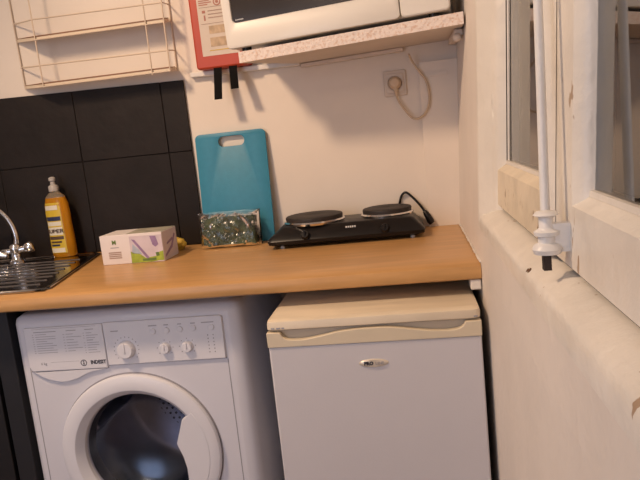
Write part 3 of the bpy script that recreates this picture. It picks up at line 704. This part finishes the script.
# ------------------------------------------------------------------ fire blanket
fb = empty('fire_blanket', wallpt(-.684, 0, 1.448), (0, 0, WA), label='red fire blanket pack with printed white panel and two black pull straps', cat='fire blanket')
bm = B(); prism(bm, rrect(-.078, .088, .004, .262, .010, 4), lambda u, v, d: (u, -d, v),   .0005, .060); case = link('case', bm, M['red'], fb, bevel=.006)
bm = B(); prism(bm, rrect(-.052, .066, .042, .250, .002, 2), lambda u, v, d: (u, -d, v), .0595, .0606); pn = link('instruction_panel', bm, M['label'], fb)
def fpatch(x0, x1, z0, z1, m, name='printed_line'):
    b = B(); prism(b, [(x0, z0), (x1, z0), (x1, z1), (x0, z1)], lambda u, v, d: (u, -d, v), .0602, .0612); return link(name, b, m, pn)
fpatch(-.046, -.012, .203, .206, M['labelred']); fpatch(-.046, -.006, .197, .200, M['labelred']); fpatch(-.046, -.018, .191, .194, M['labelred'])
fpatch(-.046, .060, .184, .1855, M['labeltext']); fpatch(-.046, .060, .136, .1375, M['labeltext'])
for k in range(3): fpatch(-.020, .030+.008*(k % 2), .172-.010*k, .175-.010*k, M['labeltext'])
fpatch(-.038, -.028, .168, .176, M['labelred'], 'printed_figure'); fpatch(-.034, -.029, .146, .162, M['labelred'], 'printed_figure')
fpatch(-.022, .030, .106, .130, M['labeltan'], 'printed_picture'); fpatch(-.022, .030, .068, .095, M['labeltan'], 'printed_picture'); fpatch(-.028, .052, .056, .0585, M['yellow'])
bm = B(); lathe(bm, [(.0085, .0602), (.0085, .0612), (.012, .0612), (.012, .0602)], (.012, 0, .198), (0, -1, 0), 24); lathe(bm, [(0, .0612), (.005, .0612), (.005, .0602)], (.012, 0, .198), (0, -1, 0), 16); link('round_symbol', bm, M['labelred'], pn)
for x, l, sway in ((-.012, .092, .000), (.036, .066, .008)):
    bm = B(); hexa(bm, [(x-.0125+sway, -.086, -l), (x+.0125+sway, -.088, -l), (x+.0125+sway, -.090, -l), (x-.0125+sway, -.088, -l), (x-.0125, -.050, .012), (x+.0125, -.050, .012), (x+.0125, -.054, .012), (x-.0125, -.054, .012)]); link('pull_strap', bm, M['blackmatt'], fb)

# ------------------------------------------------------------------ shelf with cleat, and microwave
A = Vector((-.576, -.25, 1.4335)); Bv = Vector((.0225, -.33, 1.4535)); zt = Vector((0, 0, .0295))
A2 = Vector((-.440, wy(-.440)-.001, 1.4400)); B2 = Vector((.026, wy(.026)-.001, 1.4565))
bm = B(); hexa(bm, [A, Bv, B2, A2, A+zt, Bv+zt, B2+zt, A2+zt])
bmesh.ops.subdivide_edges(bm, edges=bm.edges[:], cuts=8, use_grid_fill=True)
sh = empty('wall_shelf', A2, label='sagging painted chipboard shelf carrying the microwave', cat='shelf')
xf(bm, T(*(-A2)))
bo = link('board', bm, M['shelfpaint'], sh)
bo.data.materials.append(M['chip'])
fn = (Bv-A).cross(zt).normalized()
for p in bo.data.polygons:
    if abs(p.normal.dot(fn)) > .9 and (Vector(p.center)+A2-A).dot(fn.cross(zt).normalized().cross(zt).normalized()) is not None and abs((Vector(p.center)+A2-A).dot(fn)) < .004: p.material_index = 1
bm = B()
def wq(x, d, z): return Vector(wallpt(x, d, z))-A2
hexa(bm, [wq(-.80, .001, 1.4365), wq(-.80, .022, 1.4365), wq(-.446, .022, 1.4330), wq(-.446, .001, 1.4330), wq(-.80, .001, 1.4525), wq(-.80, .022, 1.4525), wq(-.446, .022, 1.4500), wq(-.446, .001, 1.4500)])
link('wall_cleat', bm, M['paint'], sh, bevel=.003); bm = B()
hexa(bm, [wq(-.445, .001, 1.426), wq(-.445, .022, 1.426), wq(-.13, .022, 1.438), wq(-.13, .001, 1.438), wq(-.445, .001, 1.4385), wq(-.445, .022, 1.4385), wq(-.13, .022, 1.4505), wq(-.13, .001, 1.4505)])
link('wall_cleat', bm, M['shelfpaint'], sh, bevel=.003)
bm = B(); q = [Vector((.002, -.26, 1.434)), Vector((.0255, -.26, 1.434)), Vector((.0255, -.03, 1.437)), Vector((.002, -.03, 1.437))]
hexa(bm, [p-A2 for p in q]+[p-A2+Vector((0, 0, .0185)) for p in q]); lathe(bm, [(0, -.012), (.010, -.010), (.012, 0), (.008, .010), (0, .012)], Vector((.009, -.262, 1.430))-A2, (1, 0, 0), 14)
link('side_cleat', bm, M['shelfpaint'], sh, bevel=.004)

ex = (Bv-A).normalized(); ey = Vector((0, 0, 1)).cross(ex).normalized(); ez = ex.cross(ey)
mo = A+zt+ex*(-.034)+ey*.012
mw = empty('microwave_oven', (0, 0, 0), label='white microwave oven with dark window standing on the sagging shelf', cat='microwave')
mw.matrix_world = Matrix(((ex.x, ey.x, ez.x, mo.x), (ex.y, ey.y, ez.y, mo.y), (ex.z, ey.z, ez.z, mo.z), (0, 0, 0, 1)))
MWW, MWH, MWD = .608, .285, .23
FTZ = .013
bm = B(); box(bm, .004, MWW-.004, .02, MWD, FTZ+.002, MWH); link('casing', bm, M['micro'], mw, bevel=.006)
SX = .482
def mp_(u, v, d): return (u, -d, v)
bm = curve_plate(rrect(0, SX-.0012, FTZ, MWH+.002, .012, 4), [rrect(.026, SX-.03, FTZ+.066, MWH-.035, .012, 5)], .024, .004)
xf(bm, T(0, .010, 0) @ FRONT); md = link('door', bm, M['micro'], mw, 40)
bm = B(); prism(bm, rrect(.024, SX-.028, FTZ+.064, MWH-.033, .010, 4), mp_, -.014, -.004); wnd = link('door_window', bm, M['microglass'], md)
bm = B()
for k in range(6): prism(bm, [(.034+k*.004, FTZ+.0725), (.0368+k*.004, FTZ+.0725), (.0368+k*.004, FTZ+.0755), (.034+k*.004, FTZ+.0755)], mp_, -.0045, -.0036)
link('window_print', bm, M['greyplastic'], wnd)
bm = B(); prism(bm, rrect(SX+.0012, MWW, FTZ, MWH+.002, .012, 4), mp_, -.022, .002); cp = link('control_panel', bm, M['micro'], mw, bevel=.004)
for z in (.21, .12):
    bm = B(); lathe(bm, [(.024, 0), (.024, .004), (.019, .018), (0, .020)], (SX+.06, -.001, z), (0, -1, 0), 28); link('control_knob', bm, M['greyplastic'], cp, 40)
for x, y in ((.045, .03), (MWW-.045, .03), (.215, MWD-.03), (MWW-.045, MWD-.03)):
    bm = B(); lathe(bm, [(0, .0004), (.013, .0004), (.014, FTZ+.004), (0, FTZ+.004)], (x, y, 0), n=16); link('foot', bm, M['black'], mw, 40)

# ------------------------------------------------------------------ socket, plug and cord
sc_ = empty('wall_socket', wallpt(-.162, .0, 1.348), (0, 0, WA), label='square cream wall socket below the microwave shelf', cat='socket')
bm = B(); prism(bm, rrect(-.034, .034, -.038, .038, .004, 3), mp_, .0005, .009); link('socket_plate', bm, M['socket'], sc_, bevel=.002)
bm = curve_plate(rrect(-.026, .026, -.029, .029, .004, 3), [[(.0215*math.cos(-2*PI*i/28), .0215*math.sin(-2*PI*i/28)) for i in range(28)]], .005, .001); xf(bm, T(0, -.0105, 0) @ FRONT); link('socket_insert', bm, M['socket'], sc_, 40)
pg = empty('power_plug', wallpt(-.162, .0, 1.348), (0, 0, WA), label='round beige plug with thin cord looping up to the shelf', cat='plug')
bm = B(); lathe(bm, [(0, .0095), (.0195, .0095), (.0195, .020), (.0165, .028), (.012, .034), (0, .036)], (0, 0, 0), (0, -1, 0), 28)
tube(bm, [(0, -.024, -.008), (.001, -.024, -.022), (.0015, -.022, -.034)], .006, 12, [.008, .006, .004]); link('plug_body', bm, M['cordcream'], pg, 40)
bm = B(); pts = spline([(.0015, -.022, -.032), (.006, -.018, -.052), (.022, -.020, -.080), (.046, -.024, -.110), (.072, -.026, -.108), (.093, -.026, -.082), (.099, -.026, -.045), (.092, -.026, -.002), (.072, -.028, .030), (.055, -.036, .060), (.049, -.052, .076)], 8); tube(bm, pts, .0033, 10)
link('cord', bm, M['cordcream'], pg, 60)

# ------------------------------------------------------------------ wire shelf rack on the wall
rk = empty('wire_shelf_rack', wallpt(-1.378, 0, 1.47), label='cream two-tier wire shelf rack hanging on the wall above the black tiles', cat='rack')
ro = Vector(rk.location)
RL, RR, FLx, FRx = -1.376, -.845, -1.256, -.836
def rp(x, d, z): return Vector((x, wy(x)-d, z))-ro
tiers = [(1.472, 1.459), (1.622, 1.604)]      # rear and front height of each board (it hangs forward)
FD = .080
LT = RL+.006
def fx_l(z): return -1.262
for zr, zf in tiers:
    bm = B(); hexa(bm, [rp(-1.374, .012, zr-.004), rp(-.848, .012, zr-.004), rp(-.841, FD, zf+.002), rp(-1.272, FD, zf+.002), rp(-1.374, .012, zr+.004), rp(-.848, .012, zr+.004), rp(-.841, FD, zf+.0085), rp(-1.272, FD, zf+.0085)])
    bmesh.ops.bevel(bm, geom=bm.edges[:], offset=.001, segments=1); sbd = link('shelf_board', bm, M['rackboard'], rk)
    bm = B(); hexa(bm, [rp(-1.374, .012, zr+.0041), rp(-.848, .012, zr+.0041), rp(-.841, FD+.0008, zf+.0080), rp(-1.272, FD+.0008, zf+.0080), rp(-1.374, .012, zr+.0061), rp(-.848, .012, zr+.0061), rp(-.841, FD+.0008, zf+.0122), rp(-1.272, FD+.0008, zf+.0122)]); link('board_top', bm, M['rackedge'], sbd)
def wire(name, pts, r=.0023):
    b = B(); tube(b, [rp(*p) for p in pts], r, 8); return link(name, b, M['rackwire'], rk, 60)
ZT = 1.93
wire('upright', [(-1.378, .006, 1.468), (-1.386, .006, ZT)]); wire('upright', [(-.846, .006, 1.464), (-.842, .006, ZT)])
wire('upright', [(-1.268, FD+.004, 1.456), (-1.272, FD+.004, 1.80), (-1.30, .02, ZT)]); wire('upright', [(-.841, FD+.004, 1.456), (-.839, FD+.004, 1.80), (-.838, .02, ZT)])
wire('upright', [(-.900, FD+.004, 1.452), (-.898, FD+.004, ZT-.1)])
for z, zr in ((1.520, 1.536), (1.661, 1.676), (1.80, 1.82)):
    wire('guard_rail', [(-1.381, .006, zr), (-1.268, FD+.004, z+.004), (-.837, FD+.004, z-.001), (-.844, .006, zr-.008)])
for zr, zf in tiers:
    wire('guard_rail', [(-1.378, .006, zr-.004), (-1.268, FD+.004, zf-.001), (-.840, FD+.004, zf-.001), (-.845, .006, zr-.004)])

for o in list(bpy.data.objects):
    if o.name.startswith(('plate', 'txt')) and o.users == 0: bpy.data.objects.remove(o)
